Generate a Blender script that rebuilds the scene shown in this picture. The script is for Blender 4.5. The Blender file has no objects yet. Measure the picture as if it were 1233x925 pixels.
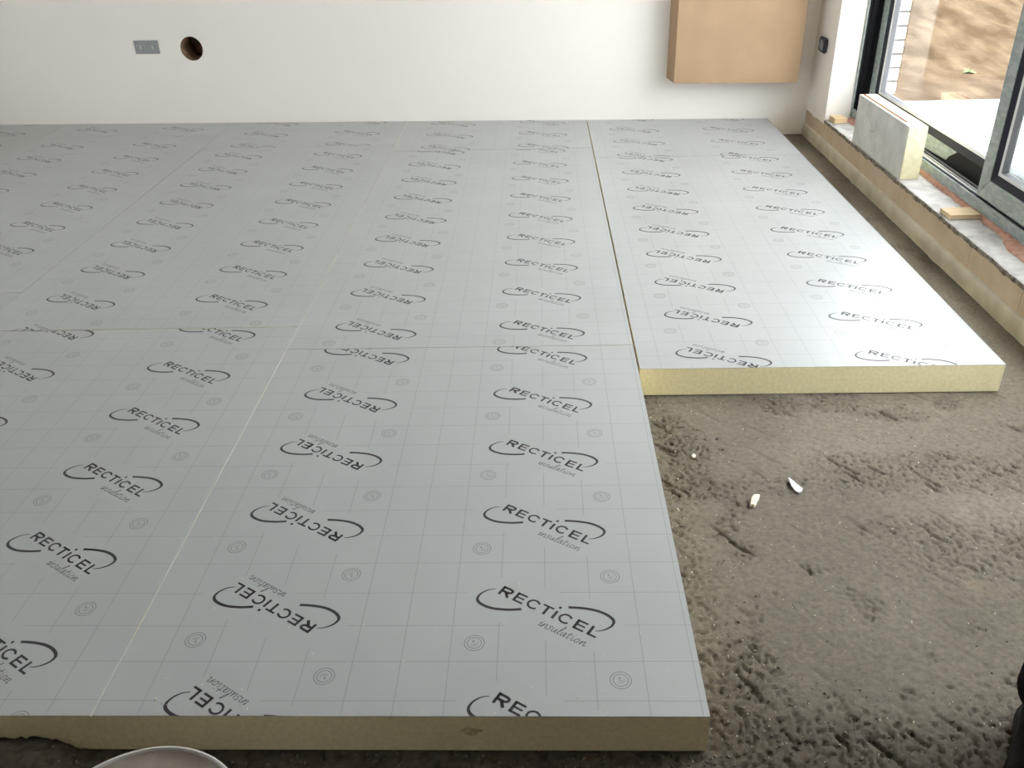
import bpy, bmesh, math, random
from mathutils import Vector, Matrix, noise
S = bpy.context.scene
COL = S.collection
random.seed(7)

# ------------------------------------------------------------------ camera
f_px, pitch, yaw, roll = 1046.5987, 0.524, 0.0406, -0.0322
cam_d = bpy.data.cameras.new('camera'); cam = bpy.data.objects.new('camera', cam_d); COL.objects.link(cam)
fw = Vector((-math.sin(yaw)*math.cos(pitch), math.cos(yaw)*math.cos(pitch), -math.sin(pitch)))
rt = Vector((math.cos(yaw), math.sin(yaw), 0)); up = rt.cross(fw)
r_ = rt*math.cos(roll) + up*math.sin(roll); u_ = -rt*math.sin(roll) + up*math.cos(roll)
M = Matrix((r_, u_, -fw)).transposed().to_4x4(); M.translation = (-0.3124, -1.1267, 1.4906)
cam.matrix_world = M
cam_d.sensor_fit = 'HORIZONTAL'; cam_d.sensor_width = 36; cam_d.lens = 36*f_px/1233
cam_d.clip_start = 0.02; cam_d.clip_end = 200
S.camera = cam

# ------------------------------------------------------------------ light
SKY = 1.5
w = bpy.data.worlds.new('overcast_sky'); S.world = w; w.use_nodes = True
bg = w.node_tree.nodes['Background']; bg.inputs[0].default_value = (0.955, 0.965, 1.0, 1); bg.inputs[1].default_value = SKY
vs = S.view_settings; vs.view_transform = 'Standard'; vs.look = 'None'; vs.gamma = 1; vs.use_curve_mapping = False
vs.exposure = 2.77; vs.view_transform = 'Standard'
S.cycles.use_denoising = True
S.cycles.max_bounces = 10; S.cycles.diffuse_bounces = 6

# ------------------------------------------------------------------ helpers
def mat(name, col, rough=.8, spec=.3, metal=0, var=0, vscale=8, bump=0, bscale=60, coat=0, vcol=None, detail=6, thr=(.35, .65), vstretch=None):
    m = bpy.data.materials.new(name); m.use_nodes = True; nt = m.node_tree; b = nt.nodes['Principled BSDF']
    b.inputs['Base Color'].default_value = (*col, 1); b.inputs['Roughness'].default_value = rough
    b.inputs['Specular IOR Level'].default_value = spec; b.inputs['Metallic'].default_value = metal
    b.inputs['Coat Weight'].default_value = coat; b.inputs['Coat Roughness'].default_value = .2
    tc = nt.nodes.new('ShaderNodeTexCoord')
    if var or vcol:
        n = nt.nodes.new('ShaderNodeTexNoise'); n.inputs['Scale'].default_value = vscale; n.inputs['Detail'].default_value = detail
        mp = nt.nodes.new('ShaderNodeMapping'); mp.inputs['Scale'].default_value = vstretch or (1, 1, 1)
        nt.links.new(tc.outputs['Object'], mp.inputs['Vector']); nt.links.new(mp.outputs[0], n.inputs['Vector'])
        r = nt.nodes.new('ShaderNodeValToRGB'); r.color_ramp.elements[0].position = thr[0]; r.color_ramp.elements[1].position = thr[1]
        c2 = vcol or tuple(min(1, c*(1+var)) for c in col); c1 = col if vcol else tuple(c*(1-var) for c in col)
        r.color_ramp.elements[0].color = (*c1, 1); r.color_ramp.elements[1].color = (*c2, 1)
        nt.links.new(n.outputs['Fac'], r.inputs[0]); nt.links.new(r.outputs[0], b.inputs['Base Color'])
    if bump:
        n2 = nt.nodes.new('ShaderNodeTexNoise'); n2.inputs['Scale'].default_value = bscale; n2.inputs['Detail'].default_value = 6
        nt.links.new(tc.outputs['Object'], n2.inputs['Vector'])
        bp = nt.nodes.new('ShaderNodeBump'); bp.inputs['Strength'].default_value = 1; bp.inputs['Distance'].default_value = bump
        nt.links.new(n2.outputs['Fac'], bp.inputs['Height']); nt.links.new(bp.outputs[0], b.inputs['Normal'])
    return m

def link(name, verts, faces, mats, parent=None, fm=None, smooth=False):
    me = bpy.data.meshes.new(name); me.from_pydata([tuple(v) for v in verts], [], faces)
    for m in (mats if isinstance(mats, (list, tuple)) else [mats]): me.materials.append(m)
    if fm: me.polygons.foreach_set('material_index', fm)
    if smooth: me.polygons.foreach_set('use_smooth', [True]*len(me.polygons))
    me.update()
    o = bpy.data.objects.new(name, me); COL.objects.link(o)
    if parent: o.parent = parent
    return o

def tag(o, label=None, cat=None, group=None, kind=None):
    if label: o['label'] = label
    if cat: o['category'] = cat
    if group: o['group'] = group
    if kind: o['kind'] = kind
    return o

def empty(name, loc=(0, 0, 0)):
    o = bpy.data.objects.new(name, None); COL.objects.link(o); o.location = loc; o.empty_display_size = .05
    return o

class MB:
    def __init__(s): s.v = []; s.f = []; s.m = []
    def quad(s, pts, m=0):
        i = len(s.v); s.v += [tuple(p) for p in pts]; s.f.append(tuple(range(i, i+len(pts)))); s.m.append(m)
    def prism(s, poly, z0, z1, m=0, top=None):
        """vertical prism over a counter-clockwise xy outline"""
        n = len(poly); i = len(s.v)
        t = top or poly
        s.v += [(p[0], p[1], z0) for p in poly] + [(p[0], p[1], z1) for p in t]
        s.f.append(tuple(range(i+n-1, i-1, -1))); s.f.append(tuple(range(i+n, i+2*n)))
        for k in range(n): s.f.append((i+k, i+(k+1) % n, i+n+(k+1) % n, i+n+k))
        s.m += [m]*(n+2)
        return s
    def box(s, x0, x1, y0, y1, z0, z1, m=0):
        return s.prism([(x0, y0), (x1, y0), (x1, y1), (x0, y1)], z0, z1, m)
    def grid(s, P, m=0, closed=False):
        """P[i][j] rows of points"""
        i0 = len(s.v); R = len(P); Cn = len(P[0])
        for row in P: s.v += [tuple(q) for q in row]
        for a in range(R-1):
            for b in range(Cn if closed else Cn-1):
                b2 = (b+1) % Cn
                s.f.append((i0+a*Cn+b, i0+a*Cn+b2, i0+(a+1)*Cn+b2, i0+(a+1)*Cn+b)); s.m.append(m)
        return s
    def build(s, name, mats, parent=None, smooth=False, bevel=0, seg=2, loc=None):
        v = s.v
        if loc: v = [(a-loc[0], b-loc[1], c-loc[2]) for a, b, c in v]
        o = link(name, v, s.f, mats, parent, s.m, smooth)
        if loc and not parent: o.location = loc
        if bevel:
            bm = bmesh.new(); bm.from_mesh(o.data); bmesh.ops.remove_doubles(bm, verts=bm.verts, dist=1e-6)
            bmesh.ops.bevel(bm, geom=bm.edges[:], offset=bevel, segments=seg, affect='EDGES', clamp_overlap=True)
            bm.to_mesh(o.data); bm.free()
        return o

def fbm(x, y, z=0, o=4):
    return noise.fractal(Vector((x, y, z)), 1.0, 2.0, o)

# ------------------------------------------------------------------ materials
M_facing = mat('printed_facing', (.405, .417, .418), rough=.34, spec=.6, var=.03, vscale=3, bump=.00035, bscale=25)
M_line = mat('grid_print', (.275, .285, .287), rough=.33, spec=.65)
M_ink = mat('dark_print', (.028, .023, .027), rough=.40, spec=.42)
M_ink3 = mat('thin_script_print', (.055, .05, .055), rough=.40, spec=.42)
M_ink2 = mat('mark_print', (.165, .17, .17), rough=.36, spec=.5)
M_foam = mat('yellow_foam', (.84, .75, .48), rough=.95, spec=.1, var=.06, vscale=90, bump=.0012, bscale=350)
M_foamcut = mat('cut_foam_edge', (.88, .87, .83), rough=.95, spec=.1, var=.06, vscale=60)
M_plaster = mat('wall_plaster', (.90, .85, .79), rough=.7, spec=.25, vcol=(.92, .88, .835), vscale=.9, bump=.001, bscale=12)
M_ceil = mat('ceiling_plaster', (.72, .70, .67), rough=.9, var=.03, vscale=2)
M_concrete = mat('sill_blocks', (.50, .395, .285), rough=.95, spec=.1, vcol=(.60, .50, .385), vscale=5, bump=.002, bscale=60)
M_mortar = mat('sill_mortar', (.42, .40, .38), rough=.95, spec=.1, vcol=(.62, .60, .58), vscale=14, bump=.003, bscale=70)
M_strip = mat('edge_strip', (.55, .50, .41), rough=.9, spec=.1, vcol=(.68, .63, .53), vscale=9, bump=.001, bscale=60)
M_film = mat('protective_film', (.29, .335, .325), rough=.45, spec=.4, vcol=(.40, .45, .43), vscale=26, vstretch=(2, .7, 2), thr=(.42, .6))
M_dark = mat('dark_profile', (.028, .028, .040), rough=.5, spec=.12)
M_black = mat('black_track', (.008, .008, .010), rough=.5, spec=.12)
M_silver = mat('silver_bead', (.78, .78, .79), rough=.35, spec=.5)
M_spacer = mat('glass_spacer', (.22, .22, .24), rough=.4, spec=.3)
M_card = mat('cardboard', (.43, .295, .185), rough=.85, spec=.15, var=.05, vscale=5, bump=.0004, bscale=200)
M_cardedge = mat('cardboard_edge', (.36, .22, .12), rough=.9, spec=.1, var=.2, vscale=120)
M_pine = mat('pine_wood', (.66, .47, .27), rough=.7, spec=.2, vcol=(.78, .62, .42), vscale=6, vstretch=(1, 14, 8))
M_pink = mat('pink_mortar', (.50, .27, .20), rough=.95, spec=.1, vcol=(.62, .38, .30), vscale=40, bump=.002, bscale=90)
M_bridge = mat('light_plastic', (.50, .50, .50), rough=.5)
M_grey = mat('grey_plastic', (.33, .335, .34), rough=.5, spec=.4)
M_grey2 = mat('dark_grey_plastic', (.055, .065, .075), rough=.5, spec=.4)
M_void = mat('conduit_inside', (.30, .20, .13), rough=.95, spec=.05, var=.3, vscale=30)
M_paper = mat('white_chip', (.85, .85, .84), rough=.7, spec=.3)
M_foamchip = mat('foam_chip', (.86, .80, .66), rough=.9, spec=.1)
M_terr = mat('terrace_slab', (.80, .79, .76), rough=.9, var=.05, vscale=3)
M_soil = mat('soil', (.062, .039, .022), rough=1, spec=.05, vcol=(.140, .100, .064), vscale=4.5, detail=12, vstretch=(1.3, .45, 1), thr=(.38, .68), bump=.02, bscale=22)
M_brick = mat('pale_brick', (.62, .58, .53), rough=.95, spec=.1, var=.06, vscale=12)
M_joint = mat('dark_joint', (.17, .16, .155), rough=.95, spec=.1)
M_leaf = mat('weed_leaf', (.12, .16, .06), rough=.7, var=.2)
M_bucket = mat('bucket_plastic', (.72, .70, .68), rough=.45, spec=.4)
M_stain = mat('bucket_inside', (.30, .25, .21), rough=.8, vcol=(.50, .43, .38), vscale=9, bump=.001, bscale=40)
M_metal = mat('steel_wire', (.45, .45, .45), rough=.4, metal=.9)

def glass():
    m = bpy.data.materials.new('window_glass'); m.use_nodes = True; nt = m.node_tree; nt.nodes.remove(nt.nodes['Principled BSDF'])
    out = nt.nodes['Material Output']; t = nt.nodes.new('ShaderNodeBsdfTransparent'); t.inputs[0].default_value = (.93, .95, .94, 1)
    g = nt.nodes.new('ShaderNodeBsdfGlossy'); g.inputs['Roughness'].default_value = .0
    lw = nt.nodes.new('ShaderNodeLayerWeight'); lw.inputs[0].default_value = .5
    pw = nt.nodes.new('ShaderNodeMath'); pw.operation = 'POWER'; pw.inputs[1].default_value = 5; nt.links.new(lw.outputs['Facing'], pw.inputs[0])
    fr = nt.nodes.new('ShaderNodeMath'); fr.operation = 'MULTIPLY_ADD'; fr.inputs[1].default_value = .95; fr.inputs[2].default_value = .045; nt.links.new(pw.outputs[0], fr.inputs[0])
    mx = nt.nodes.new('ShaderNodeMixShader'); nt.links.new(fr.outputs[0], mx.inputs[0]); nt.links.new(t.outputs[0], mx.inputs[1]); nt.links.new(g.outputs[0], mx.inputs[2])
    nt.links.new(mx.outputs[0], out.inputs[0]); return m
M_glass = glass()

def floor_mat():
    m = bpy.data.materials.new('screed_floor'); m.use_nodes = True; nt = m.node_tree; b = nt.nodes['Principled BSDF']; L = nt.links.new
    tc = nt.nodes.new('ShaderNodeTexCoord')
    def nz(sc, det=6, st=(1, 1, 1), rot=0, rough=.5):
        mp = nt.nodes.new('ShaderNodeMapping'); mp.inputs['Scale'].default_value = st; mp.inputs['Rotation'].default_value = (0, 0, rot)
        n = nt.nodes.new('ShaderNodeTexNoise'); n.inputs['Scale'].default_value = sc; n.inputs['Detail'].default_value = det; n.inputs['Roughness'].default_value = rough
        L(tc.outputs['Object'], mp.inputs[0]); L(mp.outputs[0], n.inputs['Vector']); return n.outputs['Fac']
    def ramp(x, a, b_, c0, c1):
        r = nt.nodes.new('ShaderNodeValToRGB'); r.color_ramp.elements[0].position = a; r.color_ramp.elements[1].position = b_
        r.color_ramp.elements[0].color = (*c0, 1); r.color_ramp.elements[1].color = (*c1, 1); L(x, r.inputs[0]); return r.outputs[0]
    base = ramp(nz(2.2, 5), .35, .7, (.185, .158, .125), (.245, .212, .170))
    fine = ramp(nz(75, 6, rough=.7), .30, .72, (.66, .66, .66), (1.16, 1.16, 1.16))
    mx = nt.nodes.new('ShaderNodeMix'); mx.data_type = 'RGBA'; mx.blend_type = 'MULTIPLY'; mx.inputs[0].default_value = 1
    L(base, mx.inputs[6]); L(fine, mx.inputs[7])
    # ochre dust patches
    f2 = ramp(nz(3.1, 4), .66, .78, (0, 0, 0), (.45, .45, .45))
    m2 = nt.nodes.new('ShaderNodeMix'); m2.data_type = 'RGBA'; L(f2, m2.inputs[0]); L(mx.outputs[2], m2.inputs[6]); m2.inputs[7].default_value = (.40, .31, .20, 1)
    # pale grains
    v = nt.nodes.new('ShaderNodeTexVoronoi'); v.inputs['Scale'].default_value = 55; L(tc.outputs['Object'], v.inputs['Vector'])
    sp = ramp(v.outputs['Distance'], .06, .11, (1, 1, 1), (0, 0, 0))
    vc = nt.nodes.new('ShaderNodeSeparateColor'); L(v.outputs['Color'], vc.inputs[0])
    gt = nt.nodes.new('ShaderNodeMath'); gt.operation = 'GREATER_THAN'; gt.inputs[1].default_value = .86; L(vc.outputs[0], gt.inputs[0])
    ml = nt.nodes.new('ShaderNodeMath'); ml.operation = 'MULTIPLY'; L(sp, ml.inputs[0]); L(gt.outputs[0], ml.inputs[1])
    m3 = nt.nodes.new('ShaderNodeMix'); m3.data_type = 'RGBA'; L(ml.outputs[0], m3.inputs[0]); L(m2.outputs[2], m3.inputs[6]); m3.inputs[7].default_value = (.62, .58, .50, 1)
    at = nt.nodes.new('ShaderNodeAttribute'); at.attribute_name = 'loose_and_shade'  # darker torn screed, plus foreground shade put into the colour
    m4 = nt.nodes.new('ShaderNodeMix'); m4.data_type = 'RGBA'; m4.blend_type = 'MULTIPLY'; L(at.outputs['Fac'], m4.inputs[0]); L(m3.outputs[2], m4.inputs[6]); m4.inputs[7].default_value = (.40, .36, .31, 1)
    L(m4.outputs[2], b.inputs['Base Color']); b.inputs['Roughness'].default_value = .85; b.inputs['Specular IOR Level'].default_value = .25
    bp = nt.nodes.new('ShaderNodeBump'); bp.inputs['Distance'].default_value = .0016; L(nz(140, 8, rough=.75), bp.inputs['Height'])
    L(bp.outputs[0], b.inputs['Normal']); return m
M_floor = floor_mat()

# ------------------------------------------------------------------ structure
WALL_Y = lambda x: 4.7914 - 0.0599*x          # back wall line
def st(o): o['kind'] = 'structure'; return o

# floor slab: displaced screed
def arange(a, b, s):
    n = max(1, round((b-a)/s)); return [a+(b-a)*i/n for i in range(n)]
xs = arange(-5.3, -1.7, .3)+arange(-1.7, 0, .0085)+arange(0, 1.44, .0054)+[1.44]
ys = arange(-4.5, -.6, .3)+arange(-.6, -.3, .0085)+arange(-.3, 1.4, .0054)+arange(1.4, 5.2, .03)+[5.2]
def sm(a, b, x):
    t = max(0, min(1, (x-a)/(b-a))); return t*t*(3-2*t)
RG = [0]
def floor_z(x, y):
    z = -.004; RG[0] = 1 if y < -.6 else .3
    if x < -1.7 or y < -.6: return z
    z += .0018*fbm(x*3, y*3, 1)
    # trowelled surface with rough torn areas
    u = x*.78+y*.62; v = -x*.62+y*.78
    band = sm(.38, .60, x)*sm(.13, .05, abs(y-.93)) + .8*sm(.5, .75, x)*sm(.17, .04, abs(y-.60)) + .5*sm(.1, .3, x)*sm(.07, .02, abs(y-.87))*sm(.5, .4, x)
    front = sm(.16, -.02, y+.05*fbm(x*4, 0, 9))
    side = .5*sm(.14, .02, x)
    patch = sm(.18, .42, fbm(x*4.2, y*4.2, 4))
    rough = min(1.1, .07+.60*band+1.0*front+.70*patch+side)
    h = fbm(x*95, y*72, 2, 5)
    z -= min(.0045, rough*max(0, h-.24)*.045)
    cl = fbm(x*150, y*130, 14, 4)
    z += min(1.1, rough)*min(.0035, max(0, cl-.22)*.016)
    s = fbm(u*50+.8*fbm(u*5, v*5, 3), v*7, 12, 3)
    z -= min(1.0, .12+rough)*min(.006, max(0, s-.44)*.05)
    RG[0] = min(1, (.30*rough+.9*rough*max(0, h-.05)+.35*front)+max(0, s-.44)*3*min(1, .2+rough))  # rough areas darken; front also paints the shade below the board edges
    # dirt pushed up in front of the left board
    if y < 0 and x < -1.15:
        z += sm(-1.20, -1.34, x)*sm(-.14, -.03, y)*(.045+.012*fbm(x*20, y*20, 2))
    return min(z, -.0005) if 0 <= y else z
V = []; F = []; RA = []
for y in ys:
    for x in xs: V.append((x, y, floor_z(x, y))); RA.append(RG[0])
nx = len(xs)
for j in range(len(ys)-1):
    for i in range(nx-1): F.append((j*nx+i, j*nx+i+1, (j+1)*nx+i+1, (j+1)*nx+i))
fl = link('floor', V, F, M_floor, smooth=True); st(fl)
at_ = fl.data.attributes.new('loose_and_shade', 'FLOAT', 'POINT'); at_.data.foreach_set('value', RA)

# back wall with the round pipe hole cut through it
def back_wall():
    b = MB(); hx0, hz, R = -2.622, .587, .076; N = 40
    X0, X1 = -5.5, 1.425; Z1 = 2.65
    # square ring round the hole, then the rest
    q = .16
    def P(x, z, d=0): return (x, WALL_Y(x)+d, z)
    sq = []
    for k in range(N):
        a = 2*math.pi*k/N; c, s_ = math.cos(a), math.sin(a); m_ = max(abs(c), abs(s_)); sq.append((hx0+q*c/m_, hz+q*s_/m_))
    ci = [(hx0+R*math.cos(2*math.pi*k/N), hz+R*math.sin(2*math.pi*k/N)) for k in range(N)]
    for k in range(N):
        k2 = (k+1) % N
        b.quad([P(*sq[k]), P(*sq[k2]), P(*ci[k2]), P(*ci[k])][::-1])
        b.quad([P(*ci[k]), P(*ci[k2]), P(*ci[k2], .22), P(*ci[k], .22)], 1)
    b.quad([P(*c, .22) for c in ci], 1)
    for x0, x1, z0, z1 in [(X0, hx0-q, -.02, Z1), (hx0+q, X1, -.02, Z1), (hx0-q, hx0+q, -.02, hz-q), (hx0-q, hx0+q, hz+q, Z1)]:
        b.quad([P(x0, z0), P(x1, z0), P(x1, z1), P(x0, z1)])
    for (xa, xb) in [(X0, X1)]:
        b.quad([P(xb, -.02, .25), P(xa, -.02, .25), P(xa, Z1, .25), P(xb, Z1, .25)])
        b.quad([P(xa, Z1), P(xb, Z1), P(xb, Z1, .25), P(xa, Z1, .25)])
        b.quad([P(xb, -.02), P(xb, -.02, .25), P(xb, Z1, .25), P(xb, Z1)])
    return b.build('wall_back', [M_plaster, M_void])
st(back_wall())
M_wallside = M_plaster
# right wall: pier beyond the window, pier this side, lintel above (opening y .85..4.31)
YN, YF, ZT = .05, 4.31, 2.30
b = MB()
pl = [(1.425, YF), (1.70, YF), (1.70, 5.2), (1.425, 5.2)]
b.prism(pl, .155, 2.65)
# ragged plaster bottom of the far pier
rag = [(4.311, .152), (4.36, .150), (4.40, .165), (4.43, .150), (4.50, .118), (4.55, .120), (4.60, .128), (4.66, .150), (4.72, .155)]
for (ya, za), (yb, zb) in zip(rag[:-1], rag[1:]):
    b.quad([(1.4225, ya, za+.03), (1.4225, yb, zb+.03), (1.4225, yb, .3), (1.4225, ya, .3)])
    b.quad([(1.4225, ya, za+.03), (1.4225, yb, zb+.03), (1.432, yb, zb+.03), (1.432, ya, za+.03)])
b.box(1.425, 1.70, -4.5, YN, -.02, 2.65)
b.box(1.425, 1.70, YN, YF, ZT, 2.65)
st(b.build('wall_right', M_plaster))
b = MB(); b.box(-5.5, 1.72, -4.7, -4.5, -.02, 2.65); st(b.build('wall_front', M_plaster))
b = MB()
for (y0, y1, z0, z1) in [(-4.7, .6, -.02, 2.65), (2.6, 5.5, -.02, 2.65), (.6, 2.6, -.02, .85), (.6, 2.6, 2.15, 2.65)]:
    b.box(-5.5, -5.3, y0, y1, z0, z1)
st(b.build('wall_left', M_plaster))
b = MB(); b.box(-5.5, 1.90, -4.7, 5.5, 2.62, 2.85); st(b.build('ceiling', M_ceil))
# added window in the left wall, out of view, brings in extra daylight
w2 = empty('added_window', (-5.4, 1.6, .85)); st(w2)
b = MB()
for (y0, y1, z0, z1) in [(.6, .66, .85, 2.15), (2.54, 2.6, .85, 2.15), (.66, 2.54, .85, .91), (.66, 2.54, 2.09, 2.15), (1.57, 1.63, .91, 2.09)]:
    b.box(-.03, .03, y0-1.6, y1-1.6, z0-.85, z1-.85)
b.build('added_window_frame', M_dark, w2)
b = MB(); b.box(-.004, .004, -.94, .94, .06, 1.24); b.build('window_pane', M_glass, w2)

# low sill wall under the window: tan blocks, rough mortar bed on top
b = MB(); js = [YN, .16, .57, .98, 1.395, 1.805, 2.235, 2.63, 3.025, 3.42, 3.83, 4.22, 4.62, 5.0]
for a, c in zip(js[:-1], js[1:]):
    b.box(1.427+random.uniform(0, .0015), 1.70, a+.0012, c-.0012, -.02, .172)
b.box(1.432, 1.695, YN, 5.0, -.02, .171)
st(b.build('trim_1', M_concrete))
# mortar bed with chipped front edge
rows = []
n = 340
for i in range(n+1):
    y = YN+(YF-YN)*i/n
    e = 1.4262+.004*fbm(y*9, 3, 1)+.005*max(0, fbm(y*26, 1, 2)-.05)
    zt = .181+.0018*fbm(y*6, 0, 3)
    zl = .163+.010*fbm(y*14, 5, 5, 5)
    r = [(e-.003, y, zl), (e-.0035, y, .174+.002*fbm(y*60, 1, 1)), (e+.002, y, zt-.002), (e+.012, y, zt+.0007*fbm(y*40, 2, 2))]
    for k in range(1, 9):
        x = e+.012+k*.0175; r.append((x, y, zt+.0015*fbm(x*30, y*14, 4)))
    r.append((1.60, y, .16))
    rows.append(r)
b = MB(); b.grid(rows); b.m = [1 if (k % 12) in (0, 1) else 0 for k in range(len(b.f))]; st(b.build('trim_2', [M_mortar, mat('crumbly_edge', (.10, .085, .07), .95, .1, vcol=(.30, .26, .22), vscale=45, bump=.003, bscale=80)], smooth=True))
# pale edge strip standing on the floor against the blocks
rows = []
for i in range(200):
    y = YN+(4.73-YN)*i/199; d = .0012*fbm(y*5, 1, 1); zt = .070+.0015*fbm(y*7, 2, 2)
    rows.append([(1.412+d, y, -.01), (1.4135+d, y, .02), (1.4145+d, y, zt-.004), (1.4175+d, y, zt), (1.430, y, zt+.003)])
b = MB(); b.grid(rows); st(b.build('trim_3', M_strip, smooth=True))

# ------------------------------------------------------------------ window 1 (sliding, protective film still on)
win = empty('window_1', (1.58, YN, .18)); st(win)
O = (1.58, YN, .18)
def wp(b, name, m, parent, **k):
    return b.build(name, m, parent, loc=O, **k)
b = MB()
b.box(1.58, 1.70, YN, YF, .176, .236)
b.box(1.58, 1.588, YN, YF, .236, .246)
b.box(1.58, 1.70, YN, YF, ZT-.06, ZT)
wp(b, 'outer_frame', M_film, win, bevel=.0015, seg=1)
b = MB(); b.box(1.583, 1.668, YF-.012, YF-.001, .236, ZT-.06); b.box(1.583, 1.70, YN+.001, YN+.05, .236, ZT-.06)
b.box(1.600, 1.604, YF-.022, YF-.012, .25, ZT-.06); b.box(1.632, 1.636, YF-.020, YF-.012, .25, ZT-.06)
wp(b, 'jamb_lining', M_black, win)
b = MB(); b.box(1.572, 1.583, YF-.010, YF, .2, ZT); wp(b, 'jamb_edge', M_film, win)
b = MB(); b.box(1.588, 1.596, YN+.05, YF-.012, .236, .2475); wp(b, 'guide_rail', M_dark, win)
b = MB(); b.box(1.606, 1.616, YN+.05, YF-.012, .236, .2455); b.box(1.628, 1.634, YN+.05, YF-.012, .236, .245); wp(b, 'track', M_silver, win)
b = MB(); b.box(1.596, 1.655, YN+.05, YF-.012, .230, .2375); wp(b, 'track_bed', M_black, win)

def sash(name, x0, y0, y1, z0, z1, bottom_mat, ft=.083, dk=.032):
    """one sash; x0 = room side face"""
    e = empty(name, (0, 0, 0)); e.parent = win
    x1 = x0+.055
    def frame(b, i0, i1, xa, xb, bot=True, top=True, sides=True, xs_=None):
        # mitred frame ring between insets i0 and i1
        A = [(y0+i0, z0+i0*BZ), (y1-i0, z0+i0*BZ), (y1-i0, z1-i0), (y0+i0, z1-i0)]
        B_ = [(y0+i1, z0+i1*BZ), (y1-i1, z0+i1*BZ), (y1-i1, z1-i1), (y0+i1, z1-i1)]
        for k in range(4):
            if k == 0 and not bot: continue
            if k != 0 and not sides: continue
            k2 = (k+1) % 4
            g = .0006
            a, c, d, e_ = A[k], A[k2], B_[k2], B_[k]
            dl = math.hypot(c[0]-a[0], c[1]-a[1]); gx_, gy_ = (c[0]-a[0])/dl*g, (c[1]-a[1])/dl*g
            P = [(a[0]+gx_, a[1]+gy_), (c[0]-gx_, c[1]-gy_), (d[0]-gx_, d[1]-gy_), (e_[0]+gx_, e_[1]+gy_)]
            i = len(b.v)
            b.v += [(xa, P[0][0], P[0][1]), (xa, P[1][0], P[1][1]), (xs_ or xa, P[2][0], P[2][1]), (xs_ or xa, P[3][0], P[3][1])]+[(xb, p[0], p[1]) for p in P]
            b.f += [(i, i+3, i+2, i+1), (i+4, i+5, i+6, i+7)]+[(i+j, i+(j+1) % 4, i+4+(j+1) % 4, i+4+j) for j in range(4)]; b.m += [0]*6
    BZ = 1.0
    b = MB(); frame(b, 0, ft-.0006, x0, x1, bot=bottom_mat is M_film); wp(b, 'sash_frame', M_film, e, bevel=.0012, seg=1)
    if bottom_mat is not M_film:
        b = MB(); frame(b, 0, ft, x0+.002, x1, sides=False); wp(b, 'bottom_rail', bottom_mat, e)
    b = MB(); frame(b, ft, ft+dk, x0+.003, x1-.004, xs_=x0+.013)
    wp(b, 'glazing_rebate', M_dark, e)
    b = MB(); frame(b, ft+dk, ft+dk+.011, x0+.0125, x1-.01, xs_=x0+.017); wp(b, 'glazing_bead', M_silver, e)
    b = MB(); frame(b, ft+dk+.011, ft+dk+.016, x0+.0175, x1-.008, xs_=x0+.040); wp(b, 'spacer', M_spacer, e)
    i = ft+dk+.012
    b = MB(); b.box(x0+.040, x0+.044, y0+i, y1-i, z0+i, z1-i); wp(b, 'window_pane', M_glass, e)
    return e
# far (outer) sash, film torn off its bottom rail
fs = sash('fixed_sash', 1.656, 2.30, 4.285, .245, ZT-.055, M_black)
b = MB()
b.quad([(1.6565, 3.40, .252), (1.6565, 3.12, .262), (1.6565, 3.10, .285), (1.6565, 3.07, .30), (1.6565, 3.02, .326), (1.6565, 3.40, .327)])
wp(b, 'film_remnant', M_film, fs)
# near (inner) sliding sash
sash('sliding_sash', 1.592, YN+.06, 2.625, .254, ZT-.055, M_film)

# ------------------------------------------------------------------ outdoors
b = MB(); b.box(1.86, 7.5, -3.0, 5.62, -.16, -.012); st(b.build('terrace', M_terr))
xs2 = arange(1.9, 16, .12)+[16]; ys2 = arange(-6, 5.4, .6)+arange(5.4, 22, .10)+[22]
V = []; F = []
def gz(x, y):
    z = -.09 + .55*sm(6.4, 11.5, y) + (.05*fbm(x*.8, y*.8, 3)+.03*fbm(x*3, y*3, 8)*sm(6.0, 7.2, y)+.008*fbm(x*9, y*9, 1))*sm(5.6, 6.2, y)
    return z + .9*sm(10, 20, y)
for y in ys2:
    for x in xs2: V.append((x, y, gz(x, y)))
nx2 = len(xs2)
for j in range(len(ys2)-1):
    for i in range(nx2-1): F.append((j*nx2+i, j*nx2+i+1, (j+1)*nx2+i+1, (j+1)*nx2+i))
st(link('ground', V, F, M_soil, smooth=True))
def soil_hit(px, py):
    d = (px-616.5)/f_px*r_-(py-462.5)/f_px*u_+fw; c = M.translation.copy(); t = 5.
    dg = bpy.context.evaluated_depsgraph_get()
    return c, d
# outer brick leaf beside the window
e = empty('wall_outer', (1.73, 4.34, 0)); st(e)
b = MB(); b.box(0.002, .098, .006, 1.2, -.3, 2.6); b.build('mortar_joint', M_joint, e)
b = MB()
for k in range(34):
    z = -.30+k*.0775
    for j in range(-1, 6):
        y0 = j*.215+(.107 if k % 2 else 0)
        a, c = max(0, y0), min(1.2, y0+.207)
        if c-a > .03: b.box(0, .1, a, c, z, z+.0655)
b.build('brick_courses', M_brick, e)
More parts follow.
